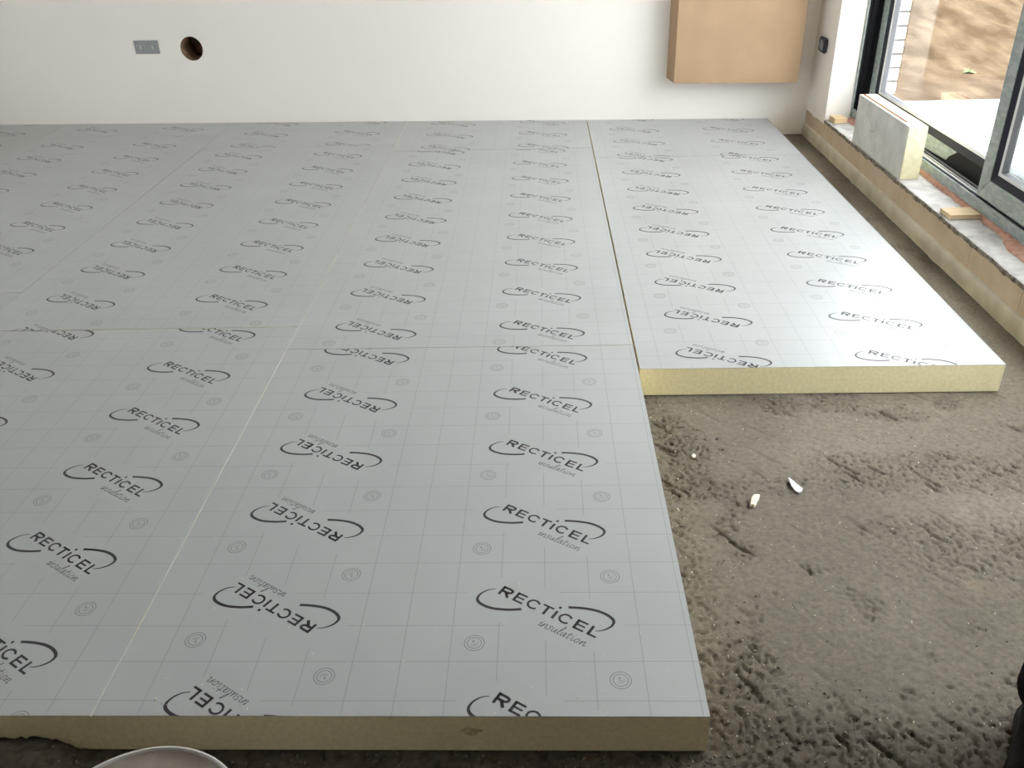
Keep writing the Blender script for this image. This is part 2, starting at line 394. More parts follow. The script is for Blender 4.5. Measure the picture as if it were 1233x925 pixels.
# weed
wd = tag(empty('weed', (3.47, 6.95, gz(3.47, 6.95)+.004)), 'small green weed on the brown soil outside the window', 'plant')
b = MB()
for k in range(7):
    a = k*.9; L_ = .07+.02*(k % 3)
    p0 = Vector((0, 0, 0)); dr = Vector((math.cos(a), math.sin(a), .55)).normalized(); sd = Vector((-math.sin(a), math.cos(a), 0))
    pr = []
    for t, wd_ in [(0, .004), (.35, .02), (.7, .022), (1, .002)]:
        c = p0+dr*L_*t+Vector((0, 0, -.04*t*t)); pr.append([c-sd*wd_, c, c+sd*wd_])
    b.grid(pr)
b.build('leaves', M_leaf, wd)
b = MB(); b.grid([[(.005*math.cos(2*math.pi*q/6), .005*math.sin(2*math.pi*q/6), z) for q in range(6)] for z in (-.05, .03)], closed=True); b.build('stem', M_leaf, wd)

# ------------------------------------------------------------------ insulation boards
TH = math.radians(32.4); UX = (math.cos(TH), -math.sin(TH)); UV = (math.sin(TH), math.cos(TH))
def uv(p): return (p[0]*UX[0]+p[1]*UV[0], p[0]*UX[1]+p[1]*UV[1])
def ribbon(pts, wd):
    """list of quads (xy) along a polyline; wd number or list; mm"""
    n = len(pts); W = wd if isinstance(wd, list) else [wd]*n; Lf = []; Rt = []
    for i in range(n):
        a = pts[max(0, i-1)]; c = pts[min(n-1, i+1)]
        dx, dy = c[0]-a[0], c[1]-a[1]; l = math.hypot(dx, dy) or 1; nx_, ny_ = -dy/l, dx/l
        k = 1
        if 0 < i < n-1:
            d1 = (pts[i][0]-a[0], pts[i][1]-a[1]); l1 = math.hypot(*d1) or 1
            k = 1/max(.5, abs((-d1[1]/l1)*nx_+(d1[0]/l1)*ny_))
        h = W[i]/2*k
        Lf.append((pts[i][0]+nx_*h, pts[i][1]+ny_*h)); Rt.append((pts[i][0]-nx_*h, pts[i][1]-ny_*h))
    return [[Lf[i], Rt[i], Rt[i+1], Lf[i+1]] for i in range(n-1)]
def spline(pts, k=6):
    out = []; n = len(pts)
    for i in range(n-1):
        p0, p1, p2, p3 = pts[max(0, i-1)], pts[i], pts[i+1], pts[min(n-1, i+2)]
        for j in range(k):
            t = j/k
            out.append(tuple(.5*(2*p1[d]+(p2[d]-p0[d])*t+(2*p0[d]-5*p1[d]+4*p2[d]-p3[d])*t*t+(3*p1[d]-p0[d]-3*p2[d]+p3[d])*t**3) for d in range(len(p1))))
    out.append(tuple(pts[-1])); return out
# letters in millimetres, baseline at v = 0, cap height 29
Hh = 29.; ST = 6.5
def letter(ch):
    s = ST; h = Hh; m = s/2
    if ch == 'R':
        bowl = spline([(m+1, h-m), (20, h-m), (26.2, h-5.5), (27, h-9), (25, h-12.8), (19, h-15.2), (m, h-15.2)], 4)
        return ribbon([(m, 0), (m, h)], s)+ribbon([(0, h-m), (m+2, h-m)], s)+ribbon(bowl, s-.3)+ribbon([(14.5, h-16), (26.5, 0)], s+.6)
    if ch == 'E':
        return ribbon([(m, 0), (m, h)], s)+ribbon([(0, h-2.6), (26, h-2.6)], 5.2)+ribbon([(m, h/2+.3), (24.5, h/2+.3)], 4.6)+ribbon([(0, 2.6), (26.5, 2.6)], 5.2)
    if ch == 'C':
        a = [(15.8+13.4*math.cos(math.radians(t)), h/2+(h/2-2.2)*math.sin(math.radians(t))) for t in range(32, 330, 12)]
        return ribbon(a, 5.2)
    if ch == 'T':
        return ribbon([(0, h-2.6), (27, h-2.6)], 5.2)+ribbon([(13.5, 0), (13.5, h-2)], s)
    if ch == 'I':
        return ribbon([(m, 0), (m, h-4)], s)+ribbon([(m, h+5), (m, h+11.4)], 6.4)
    if ch == 'L':
        return ribbon([(m, 0), (m, h)], s)+ribbon([(0, 2.6), (22.5, 2.6)], 5.2)
word = [('R', -117.5), ('E', -79), ('C', -45.5), ('T', -10.5), ('I', 22.5), ('C', 36.5), ('E', 76.5), ('L', 111.5)]
BASE = -12.3
text_q = []
for ch, x0 in word:
    for q in letter(ch): text_q.append([uv((p[0]+x0, p[1]+BASE)) for p in q])
# script word below, drawn as one hand-written stroke set
XH = 13
def scr(pts, x0, k=5):
    return ribbon(spline([uv((x0+p[0]+p[1]*.22, -45+p[1])) for p in pts], k), 1.5)
sc_q = []
sc_q += scr([(0, 8), (3, 12.5), (2, 4), (2.5, .5), (5, 1), (8, 5)], 10)+scr([(4, 16.5), (4.3, 18.2)], 10, 1)
sc_q += scr([(0, 12.5), (0, 5), (0, 0), (2, 8), (6, 12.5), (8, 10), (8, 2), (10, .3), (12, 3)], 19)
sc_q += scr([(8, 12), (4, 13), (1.5, 10), (4, 7), (6.5, 4), (4, .3), (0, 1.5)], 32)
sc_q += scr([(0, 12), (0, 4), (2, .3), (6, 3), (8, 12), (8, 3), (10, .3), (12, 2)], 43)
sc_q += scr([(0, 4), (4, 14), (6, 25), (4.5, 27), (2.5, 20), (1.5, 6), (3, .3), (6, 2)], 56)
sc_q += scr([(8, 12), (4, 12.5), (0, 7), (1, .8), (5, 2), (8.5, 12), (8, 3), (10, .3), (12, 2)], 65)
sc_q += scr([(3.5, 20), (2, 8), (2, 1), (4.5, .5), (7, 3)], 79)+scr([(-2, 13), (8, 13.5)], 79, 1)
sc_q += scr([(0, 12.5), (0, 4), (1, .5), (4, 1), (6, 4)], 91)+scr([(1, 16.5), (1.3, 18.2)], 91, 1)
sc_q += scr([(5, 12.5), (1, 10), (0, 4), (3, .3), (8, 3), (9, 9), (5, 12.5)], 99)
sc_q += scr([(0, 12.5), (0, 5), (0, 0), (2, 8), (6, 12.5), (8, 10), (8, 2), (10, .3), (13, 3)], 113)
lh = spline([(-110.3, 66.4), (-125.5, 64.3), (-140.3, 55.0), (-148.8, 43.0), (-149.7, 32.4), (-143.2, 21.9), (-127.5, 11.2), (-107.8, 4.6), (-77.9, 1.6), (-51.2, 3.3)], 5)
rh = spline([(52.8, 8.3), (79.4, 6.2), (108.7, -.1), (130.1, -10.3), (143.9, -22.4), (149.5, -34.3), (145.0, -46.1), (134.3, -55.2), (121.0, -60.6), (107.3, -62.1)], 5)
nl = len(lh)
wl = [1.3+6.0*min(1, (i/(nl-1))/.5)**.9 for i in range(nl)]
hook_q = ribbon(lh, wl)+ribbon(rh, wl[::-1])
def ring(cx, cy, r, wd, n=28, a0=0, a1=360):
    return ribbon([(cx+r*math.cos(math.radians(a0+(a1-a0)*k/n)), cy+r*math.sin(math.radians(a0+(a1-a0)*k/n))) for k in range(n+1)], wd)
def ringset(cx, cy, flip):
    s = -1 if flip else 1
    q = ring(cx, cy, 21.3, 1.5)+ring(cx, cy, 15, 1.5)+ring(cx, cy, 7.5, .8, 12, 200 if not flip else 20, 400 if not flip else 220)
    q += ring(cx-2*s, cy+5*s, 1.2, 2.4, 6)+ribbon([(cx-4*s, cy), (cx+5*s, cy-1*s)], .9)+ribbon([(cx-3*s, cy-4*s), (cx+4*s, cy-5*s)], .9)
    return q
def flip(qs): return [[(-p[0], -p[1]) for p in q] for q in qs]

def clip(poly, rect):
    """clip a convex polygon to a convex ccw outline"""
    out = poly
    for i in range(len(rect)):
        a, b_ = rect[i], rect[(i+1) % len(rect)]; res = []
        def side(p): return (b_[0]-a[0])*(p[1]-a[1])-(b_[1]-a[1])*(p[0]-a[0])
        for j in range(len(out)):
            p, q = out[j], out[(j+1) % len(out)]; sp, sq = side(p), side(q)
            if sp >= 0: res.append(p)
            if (sp >= 0) != (sq >= 0):
                t = sp/(sp-sq); res.append((p[0]+(q[0]-p[0])*t, p[1]+(q[1]-p[1])*t))
        out = res
        if len(out) < 3: return None
    return out
def area(p): return sum(p[i][0]*p[(i+1) % len(p)][1]-p[(i+1) % len(p)][0]*p[i][1] for i in range(len(p)))/2

def board(x0, x1, y0, y1, xr, yr, xl, yl, label, wall=False, inset=(0, 0, 0, 0), foam=None, angle_ends=None):
    """x/yr: centre of one upright logo (right row); x/yl: centre of one upside-down logo (left row)"""
    if wall: rect = [(x0, y0), (x1, y0), (x1, WALL_Y(x1)-.004), (x0, WALL_Y(x0)-.004)]
    else: rect = [(x0, y0), (x1, y0), (x1, y1), (x0, y1)]
    ymax = max(p[1] for p in rect)
    e = tag(empty('insulation_board', ((x0+x1)/2, y0, 0)), label, 'insulation board', 'rigid foam insulation boards laid on the floor')
    ox, oy = (x0+x1)/2, y0
    L = lambda pts: [(p[0]-ox, p[1]-oy) for p in pts]
    b = MB(); b.prism(L(rect), .0, .0988); b.m[1] = 1; b.build('foam_core', [M_foam, M_foamcut], e)
    il, ir, ib, it = inset
    rf = [(rect[0][0]+il, rect[0][1]+ib), (rect[1][0]-ir, rect[1][1]+ib), (rect[2][0]-ir, rect[2][1]-it), (rect[3][0]+il, rect[3][1]-it)]
    b = MB(); b.prism(L(rf), .0988, .1)
    def lay(qs, cx, cy, z, m):
        for q in qs:
            pl_ = [(p[0]*.001+cx, p[1]*.001+cy) for p in q]
            if area(pl_) < 0: pl_ = pl_[::-1]
            c = clip(pl_, rf)
            if c: b.quad([(p[0]-ox, p[1]-oy, z) for p in c], m)
    # grid print
    gx = xr+.3015
    LW = .75
    def vline(x, a, c): lay([[(-LW, 0), (LW, 0), (LW, (c-a)*1000), (-LW, (c-a)*1000)]], x, a, .10012, 1)
    def hline(y, a, c): lay([[(0, -LW), ((c-a)*1000, -LW), ((c-a)*1000, LW), (0, LW)]], a, y, .10012, 1)
    for k in range(-1, 14):
        x = gx-.1*k
        if k in (2, 3, 4, 8, 9, 10):
            cy0 = yr if k < 5 else yl
            lo, hi = {2: (-.267, -.132), 3: (-.231, -.089), 4: (-.197, -.036), 8: (-.267, -.132), 9: (-.231, -.089), 10: (-.197, -.036)}[k]
            if k in (2, 8): lo, hi = -.268, -.122
            n0 = math.floor((y0-cy0)/.3)-1
            for i in range(n0, n0+int((ymax-y0)/.3)+4): vline(x, cy0+.3*i+lo, cy0+.3*i+hi)
        else: vline(x, y0-.05, ymax+.05)
    n0 = math.floor((y0-yr)/.3)-1
    for i in range(n0, n0+int((ymax-y0)/.3)+4):
        c = yr+.3*i; gaps = []
        hline(c-.145, x0-.01, x1+.01)
        for off, ga, gb in ((-.045, -.09, .171), (.055, -.176, .034)):
            cur = x0-.01
            for xc in (xl, xr):
                hline(c+off, cur, xc+ga); cur = xc+gb
            hline(c+off, cur, x1+.01)
    up_, dn = text_q, flip(text_q)
    for (xc, yc, fl_) in ((xr, yr, False), (xl, yl, True)):
        n0 = math.floor((y0-yc)/.3)-1
        for i in range(n0, n0+int((ymax-y0)/.3)+4):
            cy = yc+.3*i
            lay(dn if fl_ else up_, xc, cy, .10022, 2); lay(flip(sc_q) if fl_ else sc_q, xc, cy, .10022, 3)
            lay(hook_q, xc, cy, .10022, 2)
            lay(ringset(-149, -95, fl_), xc, cy, .10018, 4); lay(ringset(151, -194, fl_), xc, cy, .10018, 4)
    b.build('printed_facing', [M_facing, M_line, M_ink, M_ink3, M_ink2], e)
    return e

M_knot = mat('foam_stain', (.50, .40, .20), rough=.95, spec=.05, vcol=(.78, .69, .43), vscale=60)
XA = -1.2045
def yray(px, py, Y):
    d = (px-616.5)/f_px*r_-(py-462.5)/f_px*u_+fw; c = M.translation; return c+d*((Y-c.y)/d.y)
front_ = board(XA, 0, 0, 1.535, -.314, .281, -.915, .291, 'grey printed insulation board nearest the camera, its cut yellow front edge by the bucket', inset=(.0026, 0, 0, .0004))
c_ = yray(567, 881, 0); b = MB()
b.quad([(c_.x-XA/2+(.019+.004*math.sin(3*a)+.003*math.sin(7*a))*math.cos(a), -.0006, c_.z+(.012+.002*math.sin(4*a))*math.sin(a)) for a in [k*math.pi/14 for k in range(28)]][::-1])
b.build('brown_stain', M_knot, front_)
board(XA, 0, 1.538, 4.09, -.313, .466+.9-.7+1.0, -.913, 1.674, 'grey printed insulation board directly behind the nearest one, left of the dark long seam', inset=(.002, 0, 0, 0))
board(XA, 0, 4.093, 0, -.292, 4.139, -.886, 4.147, 'short grey board piece against the wall between the round hole and the cardboard box', wall=True, inset=(.002, 0, 0, 0))
board(-2.4226, XA-.0006, 0, 1.712, -1.497, .483, -2.103, .510, 'grey board at the lower left corner, its front edge behind the dark dirt heap', inset=(0, .0006, 0, 0))
board(-2.4226, XA-.001, 1.7165, 4.25, -1.523, 1.943, -2.133, 1.966, 'grey printed board behind the lower left one, beyond the brown cross seam')
board(-2.4226, XA-.001, 4.2535, 0, -1.50, 4.572, -2.104, 4.580, 'short grey board piece against the wall in front of and right of the round hole', wall=True)
board(-3.63, -2.424, 0, 2.062, -2.74, .467, -3.35, .49, 'grey board at the left picture edge, in front of the yellowish cross seam')
board(-3.63, -2.424, 2.066, 4.60, -2.763, 2.867, -3.375, 2.89, 'grey board at the upper left, below the twin wall socket')
board(-3.63, -2.424, 4.603, 0, -2.726, 4.783, -3.33, 4.80, 'narrow grey board piece at the wall foot under the twin wall socket', wall=True)
board(-4.84, -3.634, 1.55, 4.10, -3.95, 2.77, -4.56, 2.79, 'grey board in the far upper left corner of the picture')
board(-4.84, -3.634, 4.103, 0, -3.95, 4.47, -4.56, 4.49, 'grey board piece against the wall at the far left end of the row', wall=True)
board(.0065, 1.180, 1.366, 3.862, .875, 1.700, .289, 1.734, 'bright grey board on the right, its full yellow front edge above bare screed')
board(.0055, 1.180, 3.8645, 0, .876, 4.447, .289, 4.484, 'short bright board piece against the wall under the cardboard box', wall=True)

# ------------------------------------------------------------------ things on the wall
# cardboard box
def ybk(x): return WALL_Y(x)-.001
e = tag(empty('cardboard_box', (.9, ybk(.9), .36)), 'brown cardboard box hanging on the back wall beside the corner', 'box')
F_ = [(.538, 4.596), (1.300, 4.550)]; Bk = [(.512, ybk(.512)), (1.30, ybk(1.30))]
def sh(p, z): return (p[0]-.9, p[1]-ybk(.9), z-.36)
zb, zt = .362, 1.12
b = MB()
fl_, fr_, bl, br = F_[0], F_[1], Bk[0], Bk[1]
b.quad([sh(fl_, zb), sh(fr_, zb-.004), sh(fr_, zt), sh(fl_, zt)])
b.build('front_panel', M_card, e)
b = MB(); b.quad([sh(bl, zb+.004), sh(fl_, zb), sh(fl_, zt), sh(bl, zt)])
b.build('side_panel', M_card, e)
b = MB(); b.quad([sh(fr_, zb-.004), sh(br, zb+.002), sh(br, zt), sh(fr_, zt)]); b.build('side_panel', M_card, e)
b = MB(); b.quad([sh(fl_, zt), sh(fr_, zt), sh(br, zt), sh(bl, zt)]); b.build('top_flap', M_card, e)
b = MB(); b.quad([sh(bl, zb+.004), sh(br, zb+.002), sh(fr_, zb-.003), sh(fl_, zb+.001)]); b.build('bottom_flap', M_cardedge, e)
for o in e.children:
    s = o.modifiers.new('thickness', 'SOLIDIFY'); s.thickness = .004; s.offset = -1
# corrugated bottom lip with small dents
b = MB(); pts = []
for i in range(60):
    t = i/59; x = fl_[0]+(fr_[0]-fl_[0])*t; y = fl_[1]+(fr_[1]-fl_[1])*t; pts.append((x, y, zb-.004*t+.0022*max(0, fbm(t*14, 1, 1))))
b.grid([[sh((p[0], p[1]-.0015), p[2]-.003) for p in pts], [sh((p[0], p[1]-.0015), p[2]+.004) for p in pts]]); o = b.build('bottom_lip', M_card, e)

# twin socket box, unfinished
def wallframe(x): return (x, WALL_Y(x))
e = tag(empty('double_wall_socket', (-2.927, WALL_Y(-2.927), .601)), 'grey double flush socket frame on the back wall left of the round hole', 'wall socket')
e.rotation_euler = (0, 0, math.atan(-.0599))
b = MB(); b.box(-.084, .084, -.007, 0, -.043, .043); b.build('frame_plate', M_grey, e, bevel=.002)
for s in (-1, 1):
    b = MB(); N = 24; cx = s*.0415
    ro = [[(cx+r*math.cos(2*math.pi*k/N), y, r*math.sin(2*math.pi*k/N)) for k in range(N)] for r, y in ((.034, -.0071), (.033, -.011), (.028, -.011), (.026, -.0075), (.006, -.0075))]
    b.grid(ro, closed=True); o = b.build('round_insert', M_grey, e, smooth=False)
    b = MB(); b.box(cx-.0045, cx+.0045, -.013, -.007, -.013, .013); b.build('contact_bridge', M_bridge, o, bevel=.001, seg=1)

e = tag(empty('single_wall_socket', (1.4222, 4.515, .580)), 'dark grey single socket on the narrow wall pier beside the window', 'wall socket')
b = MB(); b.box(-.018, 0, -.066, .066, -.044, .044); b.build('frame_plate', M_grey2, e, bevel=.008, seg=3)
b = MB(); N = 24
b.grid([[(x, r*math.cos(2*math.pi*k/N), r*math.sin(2*math.pi*k/N)) for k in range(N)] for r, x in ((.030, -.0182), (.029, -.021), (.024, -.021), (.022, -.0185), (.001, -.0185))], closed=True)
b.build('round_insert', M_grey, e)

# ------------------------------------------------------------------ things on the sill
# foam block on edge
e = tag(empty('foam_offcut_block', (1.47, 3.43, .183)), 'thick foam offcut standing on the window sill, dirty face towards the room', 'foam block')
def hz(x, y): return 0
X0, X1, Y0, Y1, Z0, Z1 = 1.431, 1.522, 3.075, 3.80, .1835, .436
OB = (1.47, 3.43, .183)
def blk(x0, x1, y0, y1, z0, z1, nj=.0015, ny=40, nz_=14):
    b = MB()
    def P(x, y, z):
        d = Vector((fbm(x*30, y*30, z*30+1), fbm(x*30+7, y*30, z*30), fbm(x*30, y*30+5, z*30)))*nj
        return (x+d.x-OB[0], y+d.y-OB[1], z+d.z*.6-OB[2])
    Y = [y0+(y1-y0)*i/ny for i in range(ny+1)]; Z = [z0+(z1-z0)*i/nz_ for i in range(nz_+1)]; X = [x0+(x1-x0)*i/8 for i in range(9)]
    b.grid([[P(x0, y, z) for y in Y] for z in Z]); b.grid([[P(x1, y, z) for y in Y[::-1]] for z in Z])
    b.grid([[P(x, y0, z) for x in X[::-1]] for z in Z]); b.grid([[P(x, y1, z) for x in X] for z in Z])
    b.grid([[P(x, y, z1) for y in Y] for x in X]); b.grid([[P(x, y, z0) for y in Y] for x in X[::-1]])
    return b
M_dirty = mat('dirty_facing', (.58, .58, .55), rough=.7, spec=.3, vcol=(.72, .72, .69), vscale=9, bump=.001, bscale=40)
M_palefoam = mat('pale_foam', (.82, .76, .52), rough=.95, spec=.1, var=.05, vscale=40, bump=.001, bscale=200)
blk(X0+.003, X1, Y0, Y1, Z0, Z1).build('foam_core', M_palefoam, e)
blk(X0, X0+.0028, Y0+.004, Y1, Z0, Z1+.001, .001).build('facing', M_dirty, e)
b = MB(); b.box(1.450-OB[0], 1.4555-OB[0], Y0+.09-OB[1], Y1-.01-OB[1], Z1-.006-OB[2], Z1+.0035-OB[2]); b.build('red_edge_line', mat('red_mark', (.34, .12, .08), .9, .1), e)
# pencil scribble on the facing
sq = spline([(3.66, .415), (3.63, .37), (3.60, .36), (3.57, .385), (3.60, .40), (3.585, .35), (3.55, .335), (3.53, .315), (3.55, .30), (3.50, .31), (3.475, .335), (3.50, .37), (3.47, .345), (3.455, .31), (3.48, .285)], 5)
b = MB()
for q in ribbon([(a*1000, c*1000) for a, c in sq], 1.6): b.quad([(X0-.0016-OB[0], p[0]/1000-OB[1], p[1]/1000-OB[2]) for p in q])
b.build('pencil_scribble', mat('pencil', (.22, .20, .16), .8, .2), e)

b = MB(); b.box(-.0665, .0665, -.050, .050, 0, .019)
o = b.build('wood_offcut', M_pine, bevel=.0012, seg=1); o.location = (1.505, 2.55, .1835); o.rotation_euler = (0, 0, .03)
tag(o, 'short pale pine batten lying across the window sill', 'wood piece')
b = MB(); b.box(-.038, .038, -.05, .05, 0, .030)
o = b.build('wood_wedge', M_pine, bevel=.002, seg=1); o.location = (1.485, 4.245, .183); o.rotation_euler = (0, 0, .05)
tag(o, 'small yellow wooden block at the foot of the white window reveal', 'wood piece')

# pink sealing mortar squeezed out under the frame
rows = []; n = 420
for i in range(n+1):
    y = .6+(4.28-.6)*i/n
    wgt = .016+.010*max(-1, fbm(y*13, 1, 1))+.006*abs(fbm(y*34, 2, 1))
    wgt += .045*sm(2.32, 2.12, y)*sm(1.75, 2.05, y)+.02*sm(1.9, 1.6, y)
    if y > 4.05: wgt += .02
    if 2.47 < y < 2.63: wgt = .006
    h = .018+.006*fbm(y*17, 3, 3)
    r = []
    for k in range(7):
        t = k/6; a = t*math.pi/2
        r.append((1.581-wgt*math.cos(a)+.0015*fbm(y*60, t*4, 2), y, .1815+h*math.sin(a)+.001*fbm(y*70, t*5, 7)))
    r.insert(0, (r[0][0]+.001, y, .17)); rows.append(r)
b = MB(); b.grid(rows); o = b.build('pink_mortar_bead', M_pink, smooth=True)
tag(o, 'lumpy pink mortar squeezed out along the foot of the window frame', 'mortar')

# ------------------------------------------------------------------ things on the floor
def chip(name, pts, z, th, m, label, cat, curl=.0):
    cx = sum(p[0] for p in pts)/len(pts); cy = sum(p[1] for p in pts)/len(pts); n = len(pts)
    b = MB(); v = [(p[0]-cx, p[1]-cy, th+curl*((p[0]-cx)*3+(p[1]-cy)*2)) for p in pts]; v0 = [(a, c, 0) for a, c, d in v]
    b.v = v0+v+[(0, 0, th*1.15)]; b.f = [tuple(range(n-1, -1, -1))]+[(k, (k+1) % n, n+(k+1) % n, n+k) for k in range(n)]+[(n+k, n+(k+1) % n, 2*n) for k in range(n)]
    b.m = [0]*len(b.f); o = b.build(name, m); o.location = (cx, cy, z); return tag(o, label, cat)
def PX(x, y, z=0.0):
    d = (x-616.5)/f_px*r_-(y-462.5)/f_px*u_+fw; c = M.translation; t = (z-c.z)/d.z; return ((c+d*t).x, (c+d*t).y)
s = 160/1233
o1 = [PX(850+s*a, 540+s*c) for a, c in [(765, 278), (785, 290), (850, 345), (897, 380), (890, 405), (862, 412), (830, 398), (795, 352)]][::-1]
chip('facing_scrap', o1, -.001, .004, M_paper, 'pointed pale sliver of facing lying on the bare screed, right of the ragged crumb', 'scrap', .02)
o2 = [PX(850+s*a, 540+s*c) for a, c in [(440, 452), (470, 447), (498, 452), (492, 480), (475, 500), (470, 520), (448, 550), (430, 540), (408, 545), (415, 515), (420, 480)]][::-1]
chip('foam_scrap', o2, -.001, .010, M_foamchip, 'ragged cream foam crumb on the bare screed, left of the pointed sliver', 'scrap')
o3 = [PX(760+.3836*a, 380+.3836*c) for a, c in [(190, 440), (197, 436), (203, 441), (199, 448), (192, 446)]][::-1]
chip('foam_scrap', o3, -.001, .004, M_foamchip, 'tiny white foam crumb on the screed beside the grey board edge', 'scrap')

M_grit = mat('mortar_grit', (.14, .12, .095), rough=.95, spec=.1, vcol=(.26, .225, .18), vscale=90)
def crumbs(b, n, fn, mi, smin, smax):
    for _ in range(n):
        x, y, z = fn(); r = random.uniform(smin, smax)*(1 if random.random() < .85 else 1.6)
        i = len(b.v); ph = random.random()*6
        b.v += [(x+r*math.cos(ph+k*2.09)*random.uniform(.6, 1.2), y+r*math.sin(ph+k*2.09)*random.uniform(.6, 1.2), z) for k in range(3)]
        b.v += [(x+r*.5*math.cos(ph+1+k*2.09), y+r*.5*math.sin(ph+1+k*2.09), z+r*random.uniform(.6, 1.1)) for k in range(3)]
        b.f += [(i+3, i+4, i+5)]+[(i+k, i+(k+1) % 3, i+3+(k+1) % 3, i+3+k) for k in range(3)]; b.m += [mi]*4
def fpos():
    while True:
        x = random.uniform(.0, 1.35)
        y = random.uniform(-.25, 1.35) if random.random() < .85 else random.uniform(-.4, .2)
        if random.random() < .45: x = abs(random.gauss(0, .12))+.01
        if not (y > 1.36): return x, y, floor_z(x, y)
def dpos():
    x = random.uniform(-1.3, 1.3); y = random.gauss(-.05, .07) if x < .1 else random.gauss(.02, .10)
    if x < .02: y = -abs(y)-.008
    return (x, y, floor_z(x, y)) if x < .40 else (x-1.5 if x > 1.2 else x*.3-.3, -abs(y)-.008, floor_z(x*.3-.3, -abs(y)-.008))
b = MB(); crumbs(b, 420, fpos, 0, .0010, .0022); crumbs(b, 900, dpos, 1, .0015, .0045); crumbs(b, 260, fpos, 1, .0015, .004)
tag(b.build('floor_crumbs', [M_foamchip, M_grit]), 'scattered pale foam crumbs and mortar grit over the bare screed floor', 'crumbs', kind='stuff')
def bpos():
    if random.random() < .6: return random.uniform(-1.2, -.005), abs(random.gauss(0, .12))+.002, .1005
    return random.uniform(-2.0, -.005), random.uniform(.0, 2.2), .1005
b = MB(); crumbs(b, 75, bpos, 0, .0010, .0022)
tag(b.build('foam_dust', M_foamchip), 'white foam specks lying on the nearest printed boards', 'crumbs', kind='stuff')

# bucket
e = tag(empty('plaster_bucket', (-.905, -.405, -.004)), 'pale round bucket with dried beige plaster, in front of the yellow board edge', 'bucket')
N = 72
def ringp(r, z): return [(r*math.cos(2*math.pi*k/N), r*math.sin(2*math.pi*k/N), z) for k in range(N)]
Rr = .160; Hz = .335
b = MB(); b.grid([ringp(.002, 0), ringp(.125, 0), ringp(.128, .006), ringp(Rr-.006, Hz-.05), ringp(Rr-.002, Hz-.048), ringp(Rr-.002, Hz-.042), ringp(Rr-.005, Hz-.04), ringp(Rr-.004, Hz-.008)], closed=True)
b.build('bucket_wall', M_bucket, e, smooth=True)
b = MB(); b.grid([ringp(Rr-.004, Hz-.010), ringp(Rr+.001, Hz-.008), ringp(Rr+.0015, Hz-.001), ringp(Rr+.0005, Hz), ringp(Rr-.0015, Hz), ringp(Rr-.0025, Hz-.001), ringp(Rr-.0035, Hz-.01)], closed=True)
b.build('rim', M_bucket, e, smooth=True)
b = MB(); b.grid([[(p[0], p[1], p[2]) for p in ringp(Rr-.003, Hz-.006)], [(p[0], p[1], p[2]+.004*fbm(p[0]*20, p[1]*20)) for p in ringp(Rr-.014, Hz-.011)], [(p[0], p[1], p[2]+.006*fbm(p[0]*20, p[1]*20)) for p in ringp(.11, Hz-.014)], [(p[0], p[1], p[2]+.006*fbm(p[0]*20, p[1]*20)) for p in ringp(.06, Hz-.013)], ringp(.002, Hz-.013)], closed=True)
b.build('plaster_residue', M_stain, e, smooth=True)
for sg in (1, -1):
    b = MB(); b.box(sg*(Rr+.008)-.012, sg*(Rr+.008)+.012, -.012, .012, Hz-.030, Hz+.001)
    o = b.build('handle_lug', M_bucket, e, bevel=.003); o.rotation_euler = (0, 0, math.radians(38))
b = MB(); pr = []
for k in range(33):
    a = math.pi*k/32; c = Vector((math.cos(a)*(Rr+.014), -math.sin(a)*(Rr+.03)*.97, Hz-.02-math.sin(a)*.10))
    rad = Vector((math.cos(a), -math.sin(a), 0)); pr.append([tuple(c+(rad*math.cos(q*math.pi/3)+Vector((0, 0, 1))*math.sin(q*math.pi/3))*.0022) for q in range(6)])
b.grid(pr, closed=True); o = b.build('wire_handle', M_metal, e, smooth=True); o.rotation_euler = (0, 0, math.radians(38))

# ------------------------------------------------------------------ person at the right edge
M_trouser = mat('black_trousers', (.010, .009, .009), rough=.95, spec=.05, var=.25, vscale=20, bump=.002, bscale=35)
M_jacket = mat('dark_jacket', (.02, .022, .028), rough=.9, spec=.1, var=.2, vscale=15, bump=.002, bscale=30)
M_skin = mat('skin', (.55, .34, .25), rough=.55, spec=.35, var=.05, vscale=12)
M_boot = mat('work_boot', (.009, .008, .008), rough=.8, spec=.15, var=.3, vscale=40, bump=.001, bscale=80)
M_sole = mat('boot_sole', (.02, .018, .017), rough=.9, spec=.1)
M_hair = mat('dark_hair', (.03, .02, .012), rough=.6, spec=.3, bump=.002, bscale=150)
PR = tag(empty('person', (.745, -.050, 0)), 'person standing at the right picture edge in black trousers and dark boots', 'person')
PR.rotation_euler = (0, 0, math.radians(-30))      # faces towards the camera side (-y local)
def skin(name, nodes, edges, m, parent, sub=2, root=0):
    me = bpy.data.meshes.new(name); keys = list(nodes); idx = {k: i for i, k in enumerate(keys)}
    me.from_pydata([nodes[k][0] for k in keys], [(idx[a], idx[c]) for a, c in edges], [])
    me.materials.append(m); o = bpy.data.objects.new(name, me); COL.objects.link(o); o.parent = parent
    md = o.modifiers.new('skin', 'SKIN'); md.use_smooth_shade = True
    sv = me.skin_vertices
    if not sv:
        bm = bmesh.new(); bm.from_mesh(me); bm.verts.layers.skin.verify(); bm.to_mesh(me); bm.free(); sv = me.skin_vertices
    for k in keys:
        r = nodes[k][1]; r = r if isinstance(r, tuple) else (r, r); sv[0].data[idx[k]].radius = r; sv[0].data[idx[k]].use_root = (k == keys[root])
    s_ = o.modifiers.new('smooth', 'SUBSURF'); s_.levels = sub; s_.render_levels = sub
    return o
def chain(nodes, edges, start, items):
    p = start
    for k, v in items: nodes[k] = v; edges.append((p, k)); p = k
n_ = {'pelvis': ((0, 0, .95), (.155, .11))}; ed = []
